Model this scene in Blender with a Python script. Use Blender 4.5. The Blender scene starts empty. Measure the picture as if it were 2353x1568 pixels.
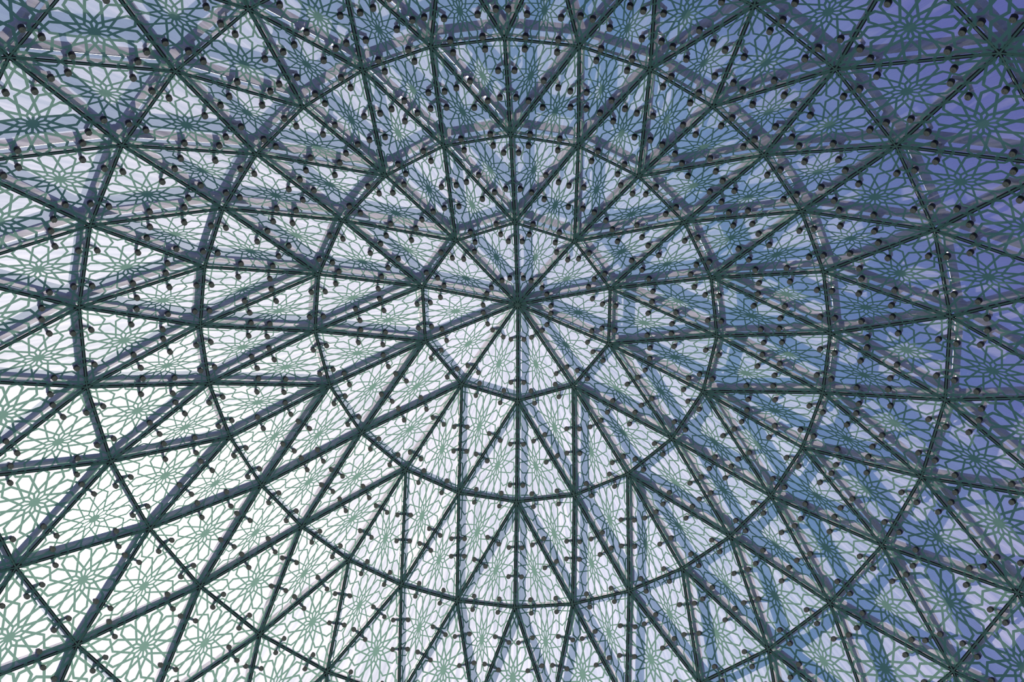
import bpy, bmesh, math, random
from mathutils import Vector, Matrix

C = bpy.context.scene.collection
random.seed(4)

# ------------------------------------------------------------------ survey
# metres; the dome axis is the z axis, world +y runs down the photograph
S = 6.0
CAM_LOC = (0.09933 * S, -0.82177 * S, 1.6)
APEX_Z = 1.6 + 1.86611 * S
CAM_X = Vector((0.99825212, -0.00038053, 0.0590979))
CAM_DOWN = Vector((0.02597989, 0.90100132, -0.43303772))
CAM_FWD = Vector((-0.0530825, 0.43381618, 0.89943636))
FOCAL = 2436.285                      # in pixels of a 2353 px wide frame
TWIST = -0.8874
RING_R = [0.0, 0.18373, 0.365, 0.54009, 0.69651, 0.84571, 0.982]
RING_Z = [0.0, -0.05095, -0.13164, -0.23494, -0.35814, -0.50359, -0.668]
RING_N = [1, 10, 20, 30, 30, 30, 30]
RING_PHASE = [0, 0, 0, 0, 0.5, 0, 0.5]
SUN_DIR = Vector((-0.39155, 0.541866, 0.743687)).normalized()

# ------------------------------------------------------------------ camera
cam_data = bpy.data.cameras.new('camera')
cam = bpy.data.objects.new('camera', cam_data)
C.objects.link(cam)
cam_data.sensor_width = 36.0
cam_data.lens = FOCAL / 2353.0 * 36.0
cam_data.clip_end = 400.0
m = Matrix.Identity(4)
for i in range(3):
    m[i][0] = CAM_X[i]; m[i][1] = -CAM_DOWN[i]; m[i][2] = -CAM_FWD[i]; m[i][3] = CAM_LOC[i]
cam.matrix_world = m
sc = bpy.context.scene
sc.camera = cam
sc.view_settings.view_transform = 'Standard'
sc.view_settings.look = 'None'
sc.view_settings.gamma = 1.0
sc.view_settings.use_curve_mapping = False
sc.view_settings.exposure = 0.0
try:
    sc.cycles.transparent_max_bounces = 16
    sc.cycles.max_bounces = 8
except Exception:
    pass

# ------------------------------------------------------------------ sky and sun
SUN_ENERGY = 7.2
world = bpy.data.worlds.new('sky')
sc.world = world
world.use_nodes = True
nt = world.node_tree
nt.nodes.clear()
def wn(t): return nt.nodes.new(t)
tc = wn('ShaderNodeTexCoord')
dot = wn('ShaderNodeVectorMath'); dot.operation = 'DOT_PRODUCT'
dot.inputs[1].default_value = SUN_DIR
nt.links.new(tc.outputs['Generated'], dot.inputs[0])
ac = wn('ShaderNodeMath'); ac.operation = 'ARCCOSINE'
nt.links.new(dot.outputs['Value'], ac.inputs[0])
dv = wn('ShaderNodeMath'); dv.operation = 'DIVIDE'; dv.inputs[1].default_value = math.radians(90)
nt.links.new(ac.outputs[0], dv.inputs[0])
ramp = wn('ShaderNodeValToRGB')
nt.links.new(dv.outputs[0], ramp.inputs[0])
SKY = [(0.0, (30.0, 29.0, 28.0)), (1.0, (24.0, 23.0, 23.0)), (1.7, (7.0, 6.6, 6.6)), (3.0, (2.2, 2.05, 2.05)), (5.5, (1.02, 1.00, 1.04)), (9.5, (0.66, 0.68, 0.74)),
       (17.0, (0.46, 0.50, 0.61)), (26.0, (0.32, 0.40, 0.58)), (35.0, (0.155, 0.29, 0.50)), (42.0, (0.125, 0.20, 0.46)),
       (48.0, (0.130, 0.145, 0.43)), (62.0, (0.12, 0.13, 0.40)), (90.0, (0.10, 0.13, 0.35))]
els = ramp.color_ramp.elements
while len(els) < len(SKY):
    els.new(0.5)
for e, (a, c) in zip(els, SKY):
    e.position = a / 90.0
for e, (a, c) in zip(els, SKY):
    e.color = (*c, 1)
bg = wn('ShaderNodeBackground')
bg.inputs['Strength'].default_value = 1.0
cl = wn('ShaderNodeTexNoise')                 # thin high cloud
cl.inputs['Scale'].default_value = 5.0
cl.inputs['Detail'].default_value = 5.0
nt.links.new(tc.outputs['Generated'], cl.inputs['Vector'])
cm = wn('ShaderNodeMapRange')
cm.inputs[1].default_value = 0.48; cm.inputs[2].default_value = 0.72
cm.inputs[3].default_value = 0.0; cm.inputs[4].default_value = 0.32
nt.links.new(cl.outputs[0], cm.inputs[0])
cmix = wn('ShaderNodeMix'); cmix.data_type = 'RGBA'
nt.links.new(cm.outputs[0], cmix.inputs[0])
nt.links.new(ramp.outputs['Color'], cmix.inputs[6])
cadd = wn('ShaderNodeVectorMath'); cadd.operation = 'MULTIPLY_ADD'
cadd.inputs[1].default_value = (1.0, 1.0, 1.0); cadd.inputs[2].default_value = (0.38, 0.36, 0.40)
nt.links.new(ramp.outputs['Color'], cadd.inputs[0])
nt.links.new(cadd.outputs[0], cmix.inputs[7])
nt.links.new(cmix.outputs[2], bg.inputs['Color'])
wo = wn('ShaderNodeOutputWorld')
nt.links.new(bg.outputs[0], wo.inputs['Surface'])

sun_data = bpy.data.lights.new('sun', 'SUN')
sun_data.energy = SUN_ENERGY
sun_data.angle = math.radians(0.53)
sun_data.color = (1.0, 0.87, 0.85)
sun = bpy.data.objects.new('sun', sun_data)
C.objects.link(sun)
sun.rotation_euler = SUN_DIR.to_track_quat('Z', 'Y').to_euler()
sun.location = SUN_DIR * 60.0

# ------------------------------------------------------------------ materials
def mat(name):
    mm = bpy.data.materials.new(name)
    mm.use_nodes = True
    t = mm.node_tree
    t.nodes.clear()
    out = t.nodes.new('ShaderNodeOutputMaterial')
    return mm, t, out

def streak_coords(t, k_ang, k_rad):
    """polar coordinates about the dome axis: dirt runs down the slope"""
    g = t.nodes.new('ShaderNodeNewGeometry')
    sep = t.nodes.new('ShaderNodeSeparateXYZ')
    t.links.new(g.outputs['Position'], sep.inputs[0])
    at = t.nodes.new('ShaderNodeMath'); at.operation = 'ARCTAN2'
    t.links.new(sep.outputs['Y'], at.inputs[0]); t.links.new(sep.outputs['X'], at.inputs[1])
    xy = t.nodes.new('ShaderNodeCombineXYZ')
    t.links.new(sep.outputs['X'], xy.inputs[0]); t.links.new(sep.outputs['Y'], xy.inputs[1])
    ln = t.nodes.new('ShaderNodeVectorMath'); ln.operation = 'LENGTH'
    t.links.new(xy.outputs[0], ln.inputs[0])
    a = t.nodes.new('ShaderNodeMath'); a.operation = 'MULTIPLY'; a.inputs[1].default_value = k_ang
    t.links.new(at.outputs[0], a.inputs[0])
    r = t.nodes.new('ShaderNodeMath'); r.operation = 'MULTIPLY'; r.inputs[1].default_value = k_rad
    t.links.new(ln.outputs['Value'], r.inputs[0])
    cv = t.nodes.new('ShaderNodeCombineXYZ')
    t.links.new(a.outputs[0], cv.inputs[0]); t.links.new(r.outputs[0], cv.inputs[1])
    return cv.outputs[0], g

def noise(t, vec, scale, detail=3.0):
    n = t.nodes.new('ShaderNodeTexNoise')
    n.inputs['Scale'].default_value = scale
    n.inputs['Detail'].default_value = detail
    t.links.new(vec, n.inputs['Vector'])
    return n.outputs[0]

def maprange(t, val, a, b, c, d):
    n = t.nodes.new('ShaderNodeMapRange')
    n.inputs[1].default_value = a; n.inputs[2].default_value = b
    n.inputs[3].default_value = c; n.inputs[4].default_value = d
    t.links.new(val, n.inputs[0])
    return n.outputs[0]

def math2(t, op, a, b):
    n = t.nodes.new('ShaderNodeMath'); n.operation = op
    t.links.new(a, n.inputs[0])
    if isinstance(b, float): n.inputs[1].default_value = b
    else: t.links.new(b, n.inputs[1])
    return n.outputs[0]

# dusty outer face of the panes: clear glass with a film of dried, streaky dust that scatters the sun
M_DUST, t, out = mat('dusty_glass')
vec, geo = streak_coords(t, 110.0, 1.1)
n1 = noise(t, vec, 1.0, 4.0)
vec2, _ = streak_coords(t, 38.0, 0.8)
n2 = noise(t, vec2, 1.0, 2.0)
n3 = noise(t, geo.outputs['Position'], 1.7, 3.0)
f1 = maprange(t, n1, 0.25, 0.75, -0.13, 0.13)
f2 = maprange(t, n2, 0.25, 0.75, -0.05, 0.05)
f3 = maprange(t, n3, 0.3, 0.7, -0.05, 0.05)
fs = math2(t, 'ADD', math2(t, 'ADD', f1, f2), f3)
fac = math2(t, 'ADD', fs, 0.27)
tr = t.nodes.new('ShaderNodeBsdfTransparent'); tr.inputs[0].default_value = (0.93, 0.96, 0.97, 1)
tl = t.nodes.new('ShaderNodeBsdfTranslucent'); tl.inputs[0].default_value = (0.93, 0.90, 0.92, 1)
mx = t.nodes.new('ShaderNodeMixShader')
t.links.new(fac, mx.inputs[0]); t.links.new(tr.outputs[0], mx.inputs[1]); t.links.new(tl.outputs[0], mx.inputs[2])
t.links.new(mx.outputs[0], out.inputs['Surface'])

M_CLEAR, t, out = mat('clear_glass')
tr = t.nodes.new('ShaderNodeBsdfTransparent'); tr.inputs[0].default_value = (0.94, 0.97, 0.97, 1)
t.links.new(tr.outputs[0], out.inputs['Surface'])

def principled(name, col, rough=0.5, metal=0.0, vary=0.0, scale=8.0, spec=0.5):
    mm, t, out = mat(name)
    b = t.nodes.new('ShaderNodeBsdfPrincipled')
    b.inputs['Roughness'].default_value = rough
    b.inputs['Metallic'].default_value = metal
    b.inputs['Specular IOR Level'].default_value = spec
    b.inputs['Base Color'].default_value = (*col, 1)
    if vary > 0:
        g = t.nodes.new('ShaderNodeNewGeometry')
        n = noise(t, g.outputs['Position'], scale, 3.0)
        v = maprange(t, n, 0.3, 0.7, 1 - vary, 1 + vary)
        mxc = t.nodes.new('ShaderNodeVectorMath'); mxc.operation = 'SCALE'
        mxc.inputs[0].default_value = col
        t.links.new(v, mxc.inputs['Scale'])
        t.links.new(mxc.outputs[0], b.inputs['Base Color'])
    t.links.new(b.outputs[0], out.inputs['Surface'])
    return mm

M_EDGE = principled('green_glass_edge', (0.02, 0.08, 0.06), 0.2)

# fired enamel of the star lattice: lets a part of the light through
M_FRIT, t, out = mat('teal_enamel')
df = t.nodes.new('ShaderNodeBsdfDiffuse'); df.inputs[0].default_value = (0.095, 0.26, 0.205, 1)
tl = t.nodes.new('ShaderNodeBsdfTranslucent'); tl.inputs[0].default_value = (0.17, 0.275, 0.205, 1)
ad = t.nodes.new('ShaderNodeMixShader'); ad.inputs[0].default_value = 0.5
t.links.new(df.outputs[0], ad.inputs[1]); t.links.new(tl.outputs[0], ad.inputs[2])
t.links.new(ad.outputs[0], out.inputs['Surface'])

M_STEEL = principled('painted_steel', (0.27, 0.30, 0.285), 0.5, 0.0, 0.10, 3.0)
M_BRACKET = principled('bracket_steel', (0.20, 0.225, 0.22), 0.4, 0.3)
M_BOLT = principled('bolt_metal', (0.085, 0.105, 0.068), 0.5, 0.0, 0.15, 60.0)
M_BOLTSIDE = principled('bolt_black', (0.004, 0.006, 0.006), 0.6)  # near-black colour of the bolt sides and the key hole discs
M_SEAL = principled('green_silicone', (0.032, 0.10, 0.07), 0.5)
M_BLACK = principled('black_edge_band', (0.002, 0.006, 0.006), 0.6, 0.0, 0.0, 8.0, 0.2)
M_FLOOR = principled('stone_floor', (0.54, 0.55, 0.53), 0.7, 0.0, 0.12, 0.6)

# ------------------------------------------------------------------ helpers
def link(name, me, parent=None, mats=()):
    o = bpy.data.objects.new(name, me)
    C.objects.link(o)
    if parent is not None:
        o.parent = parent
    return o

def mesh(name, verts, faces, mats, idx=None, smooth=False):
    me = bpy.data.meshes.new(name)
    me.from_pydata([tuple(v) for v in verts], [], faces)
    for mm in mats:
        me.materials.append(mm)
    if idx:
        me.polygons.foreach_set('material_index', idx)
    if smooth:
        me.polygons.foreach_set('use_smooth', [True] * len(faces))
    me.update()
    return me

def empty(name, label, **props):
    o = bpy.data.objects.new(name, None)
    C.objects.link(o)
    o['label'] = label
    for k, v in props.items():
        o[k] = v
    return o

def project(p):
    q = Vector(p) - Vector(CAM_LOC)
    z = q.dot(CAM_FWD)
    return (FOCAL * q.dot(CAM_X) / z + 1176.5, FOCAL * q.dot(CAM_DOWN) / z + 784.0, z)

def inside(p, mx_):
    x, y, z = project(p)
    return z > 0 and -mx_ < x < 2353 + mx_ and -mx_ < y < 1568 + mx_

# ------------------------------------------------------------------ dome nodes, panes, edges
def node_pos(k, i):
    a = math.radians(i * 360.0 / RING_N[k] + RING_PHASE[k] * 360.0 / RING_N[k] + TWIST)
    r = RING_R[k] * S
    return Vector((r * math.sin(a), -r * math.cos(a), APEX_Z + RING_Z[k] * S))

def N(k, i):
    return (k, i % RING_N[k])

panes = []                                     # (triple of nodes, pattern class, rotation index)
for i in range(10):
    panes.append(((0, 0), N(1, i), N(1, i + 1)))
for k in (1, 2):
    n_in, per = RING_N[k], k
    for s in range(10):
        a, b = s * k, s * (k + 1)
        for j in range(k + 1):
            panes.append((N(k, a + j), N(k + 1, b + j), N(k + 1, b + j + 1)))
        for j in range(k):
            panes.append((N(k, a + j), N(k + 1, b + j + 1), N(k, a + j + 1)))
for k in (3, 4, 5):
    for i in range(30):
        if RING_PHASE[k + 1] == 0.5:
            panes.append((N(k, i), N(k + 1, i - 1), N(k + 1, i)))
            panes.append((N(k, i), N(k + 1, i), N(k, i + 1)))
        else:
            panes.append((N(k, i), N(k + 1, i), N(k + 1, i + 1)))
            panes.append((N(k, i), N(k + 1, i + 1), N(k, i + 1)))

MARGIN = 130
def keep(tri):
    P = [node_pos(*n) for n in tri]
    c = (P[0] + P[1] + P[2]) / 3
    return any(inside(p, MARGIN) for p in P) or inside(c, MARGIN)
panes = [t_ for t_ in panes if keep(t_)]

pane_normal = {}
edges = {}
for t_ in panes:
    P = [node_pos(*n) for n in t_]
    n = (P[1] - P[0]).cross(P[2] - P[0]).normalized()
    if n.z < 0:
        n = -n
    pane_normal[t_] = n
    for a, b in ((0, 1), (1, 2), (2, 0)):
        edges.setdefault(tuple(sorted((t_[a], t_[b]))), []).append(t_)
node_normal = {}
for t_ in panes:
    for nd in t_:
        node_normal[nd] = node_normal.get(nd, Vector()) + pane_normal[t_]
for nd in node_normal:
    node_normal[nd].normalize()

def edge_fractions(e):
    """where the two fixing pairs sit along an edge, measured from its inner (lower ring) node"""
    (k1, i1), (k2, i2) = e
    if k1 == k2:
        return (0.28, 0.715)
    if k1 == 0:
        return (0.354, 0.80)
    if k1 == 1:
        return (0.426, 0.832) if i2 == 2 * i1 else (0.388, 0.611)
    if k1 == 2:
        if i1 % 2 == 0:
            return (0.435, 0.71) if i2 * 2 == i1 * 3 else (0.392, 0.616)
        return (0.424, 0.586)
    if k1 == 3:
        return (0.312, 0.573)
    a1 = (i1 + RING_PHASE[k1]) % 30
    a2 = (i2 + RING_PHASE[k2]) % 30
    return (0.263, 0.735) if (a2 - a1) % 30 < 15 else (0.263, 0.66)

# ------------------------------------------------------------------ star lattice, drawn once in a unit triangle
def star_graph():
    R0, R1, R3, AX = 0.14, 0.27, 0.66, 0.885
    cs = lambda r, d: Vector((r * math.cos(math.radians(d)), r * math.sin(math.radians(d))))
    p1, p3 = cs(R1, 45), cs(R3, 15)
    lat = p3.y + (AX - p3.x) * (p3.y - p1.y) / (p3.x - p1.x)
    phi = math.atan2(1 - AX, lat)
    ext = math.tan(math.radians(15)) * math.sin(math.radians(30)) / math.sin(math.radians(150) - phi)
    segs = []
    centres = [(0.0, 0.0)] + [(2 * math.cos(math.radians(a)), 2 * math.sin(math.radians(a))) for a in (30, 90, 150, 210, 270, 330)]
    for cx, cy in centres:
        c = Vector((cx, cy))
        for k in range(12):
            d = 30 * k
            rot = Matrix.Rotation(math.radians(d), 2)
            segs.append((c + cs(R0, d + 15), c + cs(R1, d + 15), 1))
            for j in (0, 15):
                segs.append((c + cs(R0, d + j), c + cs(R0, d + j + 15), 2))
            for sgn in (1, -1):
                f = lambda v: c + rot @ Vector((v[0], sgn * v[1]))
                segs.append((f(p1), f((AX, lat)), 1))
                x_ = 0.0 if k % 2 else ext
                tip = (1 + x_ * math.sin(phi), -x_ * math.cos(phi))
                segs.append((f((AX, lat)), f(tip), 1))
    V = [cs(2, 90), cs(2, 210), cs(2, 330)]
    # clip to the triangle
    def clip(a, b):
        t0, t1 = 0.0, 1.0
        for i in range(3):
            p, q = V[i], V[(i + 1) % 3]
            nrm = Vector((-(q - p).y, (q - p).x))
            da, db = nrm.dot(a - p), nrm.dot(b - p)
            if da < 1e-7 and db < 1e-7:
                return None
            if da < 0:
                t0 = max(t0, da / (da - db))
            if db < 0:
                t1 = min(t1, da / (da - db))
        if t1 - t0 < 1e-5:
            return None
        return a + (b - a) * t0, a + (b - a) * t1
    cl = []
    for a, b, kd in segs:
        r = clip(a, b)
        if r:
            cl.append((r[0], r[1], kd))
    for i in range(3):
        cl.append((V[i], V[(i + 1) % 3], 0))
    # split at all crossings
    pts, key = [], {}
    def vid(p):
        for dx in (0, 1e-4, -1e-4):
            for dy in (0, 1e-4, -1e-4):
                kk = (round((p.x + dx) * 2e3), round((p.y + dy) * 2e3))
                if kk in key:
                    return key[kk]
        key[(round(p.x * 2e3), round(p.y * 2e3))] = len(pts)
        pts.append(p.copy())
        return len(pts) - 1
    E = {}
    for i, (a, b, kd) in enumerate(cl):
        d = b - a
        ts = {0.0, 1.0}
        for j, (p, q, _) in enumerate(cl):
            if i == j:
                continue
            e = q - p
            den = d.x * e.y - d.y * e.x
            w = p - a
            if abs(den) < 1e-9:
                if abs(d.x * w.y - d.y * w.x) < 1e-6:
                    for z in (p, q):
                        tt = (z - a).dot(d) / d.dot(d)
                        if 0 < tt < 1:
                            ts.add(tt)
                continue
            tt = (w.x * e.y - w.y * e.x) / den
            uu = (w.x * d.y - w.y * d.x) / den
            if -1e-6 < tt < 1 + 1e-6 and -1e-6 < uu < 1 + 1e-6:
                ts.add(min(max(tt, 0.0), 1.0))
        ids = []
        for tt in sorted(ts):
            v = vid(a + d * tt)
            if not ids or ids[-1] != v:
                ids.append(v)
        for u, v in zip(ids, ids[1:]):
            kk = (min(u, v), max(u, v))
            E[kk] = min(E.get(kk, 9), kd)
    # drop dangling edges
    while True:
        deg = {}
        for u, v in E:
            deg[u] = deg.get(u, 0) + 1; deg[v] = deg.get(v, 0) + 1
        bad = [e for e in E if deg[e[0]] < 2 or deg[e[1]] < 2]
        if not bad:
            break
        for e in bad:
            del E[e]
    adj = {}
    for u, v in E:
        adj.setdefault(u, []).append(v); adj.setdefault(v, []).append(u)
    for u in adj:
        adj[u].sort(key=lambda v: math.atan2(pts[v].y - pts[u].y, pts[v].x - pts[u].x))
    seen, faces = set(), []
    for u in adj:
        for v in adj[u]:
            if (u, v) in seen:
                continue
            loop, a, b = [], u, v
            while (a, b) not in seen:
                seen.add((a, b)); loop.append(a)
                l = adj[b]
                a, b = b, l[(l.index(a) - 1) % len(l)]
            ar = sum(pts[loop[i]].x * pts[loop[(i + 1) % len(loop)]].y - pts[loop[(i + 1) % len(loop)]].x * pts[loop[i]].y for i in range(len(loop)))
            if ar > 1e-6:
                disc = any(all((pts[i] - Vector(c)).length < R0 + 2e-3 for i in loop) for c in centres)
                faces.append((loop, disc))
    # barycentric coordinates
    bary = []
    area = (V[1] - V[0]).x * (V[2] - V[0]).y - (V[1] - V[0]).y * (V[2] - V[0]).x
    for p in pts:
        w = []
        for i in range(3):
            q, r = V[(i + 1) % 3], V[(i + 2) % 3]
            w.append(((q - p).x * (r - p).y - (q - p).y * (r - p).x) / area)
        bary.append(w)
    return bary, faces, E

G_BARY, G_FACES, G_EDGES = star_graph()

def lattice_mesh(P, n, width):
    """the enamel star lattice of one pane: every opening of the drawing drawn in by half a line width"""
    o = P[0]
    ex = (P[1] - P[0]).normalized()
    ey = n.cross(ex)
    flat = []
    for w in G_BARY:
        q = P[0] * w[0] + P[1] * w[1] + P[2] * w[2] - o
        flat.append(Vector((q.dot(ex), q.dot(ey))))
    to3 = lambda v: o + ex * v.x + ey * v.y - n * 0.0030
    verts = [to3(v) for v in flat]
    faces = []
    for loop, disc in G_FACES:
        L = list(loop)
        ar = sum(flat[L[i]].x * flat[L[(i + 1) % len(L)]].y - flat[L[(i + 1) % len(L)]].x * flat[L[i]].y for i in range(len(L)))
        if ar < 0:
            L.reverse()
        if disc:
            faces.append(L)
            continue
        m_ = len(L)
        kinds = [G_EDGES[(min(L[i], L[(i + 1) % m_]), max(L[i], L[(i + 1) % m_]))] for i in range(m_)]
        ok = False
        for sc_ in (1.0, 0.8, 0.6, 0.4):
            hw = [width / 2 * sc_ if kd == 1 else 0.0 for kd in kinds]
            ins = []
            for i in range(m_):
                a, b, c = flat[L[i - 1]], flat[L[i]], flat[L[(i + 1) % m_]]
                d1 = (b - a).normalized(); d2 = (c - b).normalized()
                n1_, n2_ = Vector((-d1.y, d1.x)), Vector((-d2.y, d2.x))
                h1, h2 = hw[i - 1], hw[i]
                den = d1.x * d2.y - d1.y * d2.x
                if abs(den) < 0.03:
                    ins.append(b + n1_ * max(h1, h2))
                else:
                    q1, q2 = b + n1_ * h1, b + n2_ * h2
                    w = q2 - q1
                    ins.append(q1 + d1 * ((w.x * d2.y - w.y * d2.x) / den))
            good = True
            for i in range(m_):
                if (ins[(i + 1) % m_] - ins[i]).dot(flat[L[(i + 1) % m_]] - flat[L[i]]) < -1e-9:
                    good = False
            if good:
                ok = True
                break
        if not ok:
            faces.append(L)
            continue
        base = len(verts)
        verts += [to3(v) for v in ins]
        for i in range(m_):
            j = (i + 1) % m_
            if kinds[i] == 1:
                faces.append([L[i], L[j], base + j, base + i])
            elif hw[i - 1] > 0 or hw[j] > 0:
                pass
    return mesh('star_lattice', verts, faces, [M_FRIT])

# ------------------------------------------------------------------ bolt: round cap under the pane
def make_bolt():
    bm = bmesh.new()
    prof = [(0.0, -0.0455), (0.018, -0.0455), (0.0235, -0.0445), (0.0265, -0.041), (0.0275, -0.036), (0.0275, -0.001), (0.022, -0.0005)]
    seg = 18
    rings = []
    for r, z in prof:
        if r == 0:
            rings.append([bm.verts.new((0, 0, z))])
        else:
            rings.append([bm.verts.new((r * math.cos(2 * math.pi * i / seg), r * math.sin(2 * math.pi * i / seg), z)) for i in range(seg)])
    for q, (a, b) in enumerate(zip(rings, rings[1:])):
        for i in range(seg):
            j = (i + 1) % seg
            if len(a) == 1:
                f = bm.faces.new((a[0], b[j], b[i]))
            else:
                f = bm.faces.new((a[i], a[j], b[j], b[i]))
            f.material_index = 0 if q < 4 else 1
            f.smooth = q in (2, 3, 4)
    # two flat dark discs on the cap: the shade inside key holes, painted
    for sx in (-1, 1):
        c = [bm.verts.new((sx * 0.011 + 0.0032 * math.cos(i * math.pi / 4), 0.0032 * math.sin(i * math.pi / 4), -0.0459)) for i in range(8)]
        f = bm.faces.new(c); f.material_index = 1
    me = bpy.data.meshes.new('bolt')
    bm.to_mesh(me); bm.free()
    me.materials.append(M_BOLT); me.materials.append(M_BOLTSIDE)
    return me
ME_BOLT = make_bolt()

# ------------------------------------------------------------------ floor far below (behind the camera)
bm = bmesh.new()
bmesh.ops.create_circle(bm, cap_ends=True, radius=11.0, segments=64)
me = bpy.data.meshes.new('floor'); bm.to_mesh(me); bm.free(); me.materials.append(M_FLOOR)
floor = link('floor', me)
floor['kind'] = 'structure'
floor['label'] = 'round pale stone floor under the glass dome'

# ------------------------------------------------------------------ the glazed dome
ceiling = empty('ceiling', 'glazed dome of triangular panes printed with teal twelve-pointed stars', kind='structure')

GAP = 0.006
def pane_slab(P, n):
    c = (P[0] + P[1] + P[2]) / 3
    lo = []
    for i in range(3):
        a, b, d = P[i - 1], P[i], P[(i + 1) % 3]
        u, v = (a - b).normalized(), (d - b).normalized()
        half = u.angle(v) / 2
        lo.append(b + (u + v).normalized() * (GAP / math.sin(half)))
    if (lo[1] - lo[0]).cross(lo[2] - lo[0]).dot(n) < 0:
        lo.reverse()
    hi = [p + n * 0.012 for p in lo]
    verts = lo + hi
    faces = [(2, 1, 0), (3, 4, 5), (0, 1, 4, 3), (1, 2, 5, 4), (2, 0, 3, 5)]
    return mesh('glass_panel', verts, faces, [M_CLEAR, M_DUST, M_EDGE], [0, 1, 2, 2, 2])

def rot_class(t_):
    """panes that a turn about the dome axis carries onto each other share their meshes"""
    step = 12 if min(n[0] for n in t_) >= 3 else 36
    return step

cache = {}
BOLT_OFF = 0.078
bolt_at = {}                                   # (edge, fraction index, pane) -> point on the pane's inner face
for t_ in panes:
    for a, b in ((0, 1), (1, 2), (2, 0)):
        e = tuple(sorted((t_[a], t_[b])))
        third = node_pos(*t_[3 - a - b])
        A, B = node_pos(*e[0]), node_pos(*e[1])
        d = (B - A).normalized()
        inward = (third - A) - d * (third - A).dot(d)
        inward.normalize()
        off = BOLT_OFF * (1.12 if max(e[0][0], e[1][0]) >= 4 else 1.0)
        for q, fr in enumerate(edge_fractions(e)):
            bolt_at[(e, q, t_)] = A + (B - A) * fr + inward * off

for t_ in panes:
    step = rot_class(t_)
    P = [node_pos(*n) for n in t_]
    c = (P[0] + P[1] + P[2]) / 3
    ang = math.degrees(math.atan2(c.x, -c.y)) - TWIST
    turns = math.floor((ang + 0.01) / step)
    R = Matrix.Rotation(math.radians(turns * step), 4, 'Z')
    Ri = R.inverted()
    Q = [Ri @ p for p in P]
    nQ = (Ri.to_3x3() @ pane_normal[t_])
    cq = (Q[0] + Q[1] + Q[2]) / 3
    key = (min(n[0] for n in t_), max(n[0] for n in t_), sum(n[0] for n in t_), round(cq.x, 2), round(cq.y, 2))
    if key not in cache:
        area = (Q[1] - Q[0]).cross(Q[2] - Q[0]).length / 2
        w = 0.0128 * (area / 0.39) ** 1.25
        cache[key] = (pane_slab(Q, nQ), lattice_mesh(Q, nQ, w))
    slab, lat = cache[key]
    g = link('glass_panel', slab, ceiling)
    g.matrix_basis = R
    l = link('star_lattice', lat, g)
    n = nQ
    for a, b in ((0, 1), (1, 2), (2, 0)):
        e = tuple(sorted((t_[a], t_[b])))
        for q in (0, 1):
            p = Ri @ bolt_at[(e, q, t_)]
            o = link('bolt', ME_BOLT, g)
            zq = n.to_track_quat('Z', 'Y').to_matrix().to_4x4()
            o.matrix_basis = Matrix.Translation(p) @ zq @ Matrix.Rotation(random.uniform(0, math.pi), 4, 'Z')

# joints between the panes: a green silicone bead between two black edge bands
def joint_mesh(e, tl_):
    A, B = node_pos(*e[0]), node_pos(*e[1])
    d = (B - A).normalized()
    nrm = Vector()
    for t_ in tl_:
        nrm += pane_normal[t_]
    nrm.normalize()
    side = d.cross(nrm).normalized()
    verts, faces, idx = [], [], []
    def prism(sec, mi):
        base = len(verts)
        k = len(sec)
        for end in (A, B):
            for x, y, sv in sec:
                verts.append(end + sv * x + nrm * y)
        for i in range(k):
            j = (i + 1) % k
            faces.append((base + i, base + j, base + k + j, base + k + i)); idx.append(mi)
        faces.append(tuple(base + i for i in range(k))); idx.append(mi)
        faces.append(tuple(base + k + i for i in range(k))); idx.append(mi)
    prism([(-0.0075, 0.013, side), (0.0075, 0.013, side), (0.0075, -0.004, side), (0.004, -0.0062, side), (-0.004, -0.0062, side), (-0.0075, -0.004, side)], 0)
    for t_ in tl_:
        third = node_pos(*t_[[q for q in range(3) if t_[q] not in e][0]])
        inw = (third - A) - d * (third - A).dot(d)
        inw.normalize()
        nn = pane_normal[t_]
        base = len(verts)
        for end, s_ in ((A, 1), (B, -1)):
            for x in (0.0060, 0.0175):
                for y in (-0.0006, -0.0018):
                    verts.append(end + inw * x + nn * y)
        # 0,1 (x0) 2,3 (x1) at A; 4..7 at B
        for f in ((0, 2, 6, 4), (1, 5, 7, 3), (0, 4, 5, 1), (2, 3, 7, 6), (0, 1, 3, 2), (4, 6, 7, 5)):
            faces.append(tuple(base + i for i in f)); idx.append(1)
    return mesh('joint_seal', verts, faces, [M_SEAL, M_BLACK], idx)

def seen_size(e):
    A, B = node_pos(*e[0]), node_pos(*e[1])
    pts_ = [A.lerp(B, k / 8) for k in range(9)]
    n_in = sum(inside(p, 0) for p in pts_)
    return n_in * 1000 - (A.lerp(B, 0.5) - Vector(CAM_LOC)).length

ordered = sorted(edges, key=seen_size, reverse=True)

def joined(name, mes, parent):
    bm = bmesh.new()
    for me_ in mes:
        bm.from_mesh(me_)
    me_ = bpy.data.meshes.new(name)
    bm.to_mesh(me_); bm.free()
    for mm in mes[0].materials:
        me_.materials.append(mm)
    o = link(name, me_, parent)
    o['kind'] = 'stuff'
    return o

rest = []
for i, e in enumerate(ordered):
    me = joint_mesh(e, edges[e])
    if i < 300:
        link('joint_seal', me, ceiling)
    else:
        rest.append(me)
if rest:
    joined('joint_seal', rest, ceiling)

# ------------------------------------------------------------------ the steel lattice outside the glass
frame = empty('steel_lattice_frame', 'grey painted steel lattice frame of triangles carried above the glass dome', category='frame')
frame.location = (0, 0, APEX_Z)
OFF = Vector((0, 0, -APEX_Z))
D1, D2, BW = 0.160, 0.250, 0.044

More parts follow.
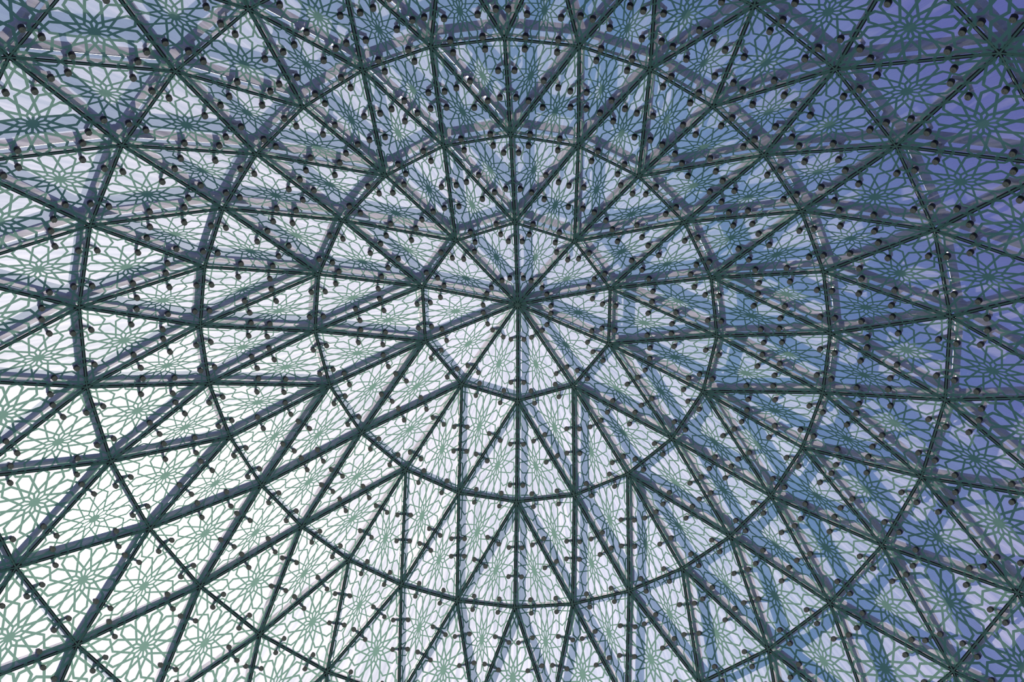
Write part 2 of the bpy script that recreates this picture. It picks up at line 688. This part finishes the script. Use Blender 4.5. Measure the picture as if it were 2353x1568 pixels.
def beam_mesh(e, tl_):
    A, B = node_pos(*e[0]), node_pos(*e[1])
    nA, nB = node_normal[e[0]], node_normal[e[1]]
    d = (B - A).normalized()
    side = d.cross((nA + nB).normalized()).normalized()
    a0, b0 = A + d * 0.03, B - d * 0.03
    cut = 0.006
    sec = [(-BW / 2 + cut, D1), (BW / 2 - cut, D1), (BW / 2, D1 + cut), (BW / 2, D2 - cut), (BW / 2 - cut, D2), (-BW / 2 + cut, D2), (-BW / 2, D2 - cut), (-BW / 2, D1 + cut)]
    verts, faces = [], []
    for end, nn in ((a0, nA), (b0, nB)):
        for x, y in sec:
            verts.append(end + side * x + nn * y + OFF)
    k = len(sec)
    for i in range(k):
        faces.append((i, (i + 1) % k, k + (i + 1) % k, k + i))
    faces.append(tuple(range(k))); faces.append(tuple(range(2 * k - 1, k - 1, -1)))
    return mesh('beam', verts, faces, [M_STEEL])

def rail_mesh(e, tl_):
    """the slim flat chord hung under the beam, close to the glass"""
    A, B = node_pos(*e[0]), node_pos(*e[1])
    nA, nB = node_normal[e[0]], node_normal[e[1]]
    d = (B - A).normalized()
    side = d.cross((nA + nB).normalized()).normalized()
    verts, faces = [], []
    for end, nn in ((A + d * 0.02, nA), (B - d * 0.02, nB)):
        for x, y in ((-0.015, 0.050), (0.015, 0.050), (0.015, 0.059), (-0.015, 0.059)):
            verts.append(end + side * x + nn * y + OFF)
    for i in range(4):
        faces.append((i, (i + 1) % 4, 4 + (i + 1) % 4, 4 + i))
    faces += [(3, 2, 1, 0), (4, 5, 6, 7)]
    return mesh('bottom_rail', verts, faces, [M_STEEL])

def bracket_mesh(e, q, tl_):
    """a splayed arm from the underside of the beam to the fixing on either pane"""
    A, B = node_pos(*e[0]), node_pos(*e[1])
    fr = edge_fractions(e)[q]
    nn = (node_normal[e[0]] * (1 - fr) + node_normal[e[1]] * fr).normalized()
    d = (B - A).normalized()
    top = A + (B - A) * fr + nn * (D1 + 0.004)
    verts, faces = [], []
    def box(p, u, v, hu, hv, p2, hu2, hv2, v2):
        base = len(verts)
        for c, v_, a, b in ((p, v, hu, hv), (p2, v2, hu2, hv2)):
            for su, sv in ((-1, -1), (1, -1), (1, 1), (-1, 1)):
                verts.append(c + u * (su * a) + v_ * (sv * b) + OFF)
        for i in range(4):
            j = (i + 1) % 4
            faces.append((base + i, base + j, base + 4 + j, base + 4 + i))
        faces.append(tuple(base + i for i in (3, 2, 1, 0))); faces.append(tuple(base + 4 + i for i in range(4)))
    box(top, d, d.cross(nn), 0.026, 0.012, top - nn * 0.108, 0.016, 0.010, d.cross(nn))
    mid = top - nn * 0.055
    for t_ in tl_:
        pn = pane_normal[t_]
        p = bolt_at[(e, q, t_)]
        knee = p + pn * 0.045
        dirv = (knee - mid).normalized()
        v = d.cross(dirv).normalized()
        box(mid, d, v, 0.019, 0.013, knee + dirv * 0.012, 0.011, 0.009, v)
        base = len(verts)
        u1 = d; u2 = d.cross(pn).normalized()
        for h in (0.0125, 0.052):
            for i in range(10):
                a = 2 * math.pi * i / 10
                verts.append(p + pn * h + (u1 * math.cos(a) + u2 * math.sin(a)) * 0.016 + OFF)
        for i in range(10):
            j = (i + 1) % 10
            faces.append((base + i, base + j, base + 10 + j, base + 10 + i))
        faces.append(tuple(base + i for i in range(9, -1, -1))); faces.append(tuple(base + 10 + i for i in range(10)))
    return mesh('bracket', verts, faces, [M_BRACKET])

rest_b, rest_k, rest_r = [], [], []
for i, e in enumerate(ordered):
    bmx = beam_mesh(e, edges[e])
    ks = [bracket_mesh(e, q, edges[e]) for q in (0, 1)]
    if i < 300:
        b = link('beam', bmx, frame)
        link('bottom_rail', rail_mesh(e, edges[e]), b)
        for k_ in ks:
            link('bracket', k_, b)
    else:
        rest_b.append(bmx); rest_k += ks; rest_r.append(rail_mesh(e, edges[e]))
if rest_b:
    ob = joined('beam', rest_b, frame)
    joined('bracket', rest_k, ob)
    joined('bottom_rail', rest_r, ob)

def hub_mesh(nd):
    P, nn = node_pos(*nd), node_normal[nd]
    R_ = nn.to_track_quat('Z', 'Y').to_matrix()
    prof = [(0.0, D1 - 0.012), (0.045, D1 - 0.012), (0.053, D1 - 0.004), (0.053, D2 + 0.006), (0.045, D2 + 0.014), (0.0, D2 + 0.014)]
    seg = 16
    verts, faces, rings = [], [], []
    for r, z in prof:
        cnt = 1 if r == 0 else seg
        rings.append(list(range(len(verts), len(verts) + cnt)))
        for i in range(cnt):
            a = 2 * math.pi * i / seg
            verts.append(P + R_ @ Vector((r * math.cos(a), r * math.sin(a), z)) + OFF)
    for a, b in zip(rings, rings[1:]):
        for i in range(seg):
            j = (i + 1) % seg
            if len(a) == 1:
                faces.append((a[0], b[j], b[i]))
            elif len(b) == 1:
                faces.append((a[i], a[j], b[0]))
            else:
                faces.append((a[i], a[j], b[j], b[i]))
    return mesh('hub', verts, faces, [M_STEEL])
nodes_used = sorted({n for e in edges for n in e})
for nd in nodes_used:
    link('hub', hub_mesh(nd), frame)

print('COUNTS panes', len(panes), 'edges', len(edges), 'nodes', len(nodes_used), 'meshes', len(cache), 'graph faces', len(G_FACES), 'verts', len(G_BARY))
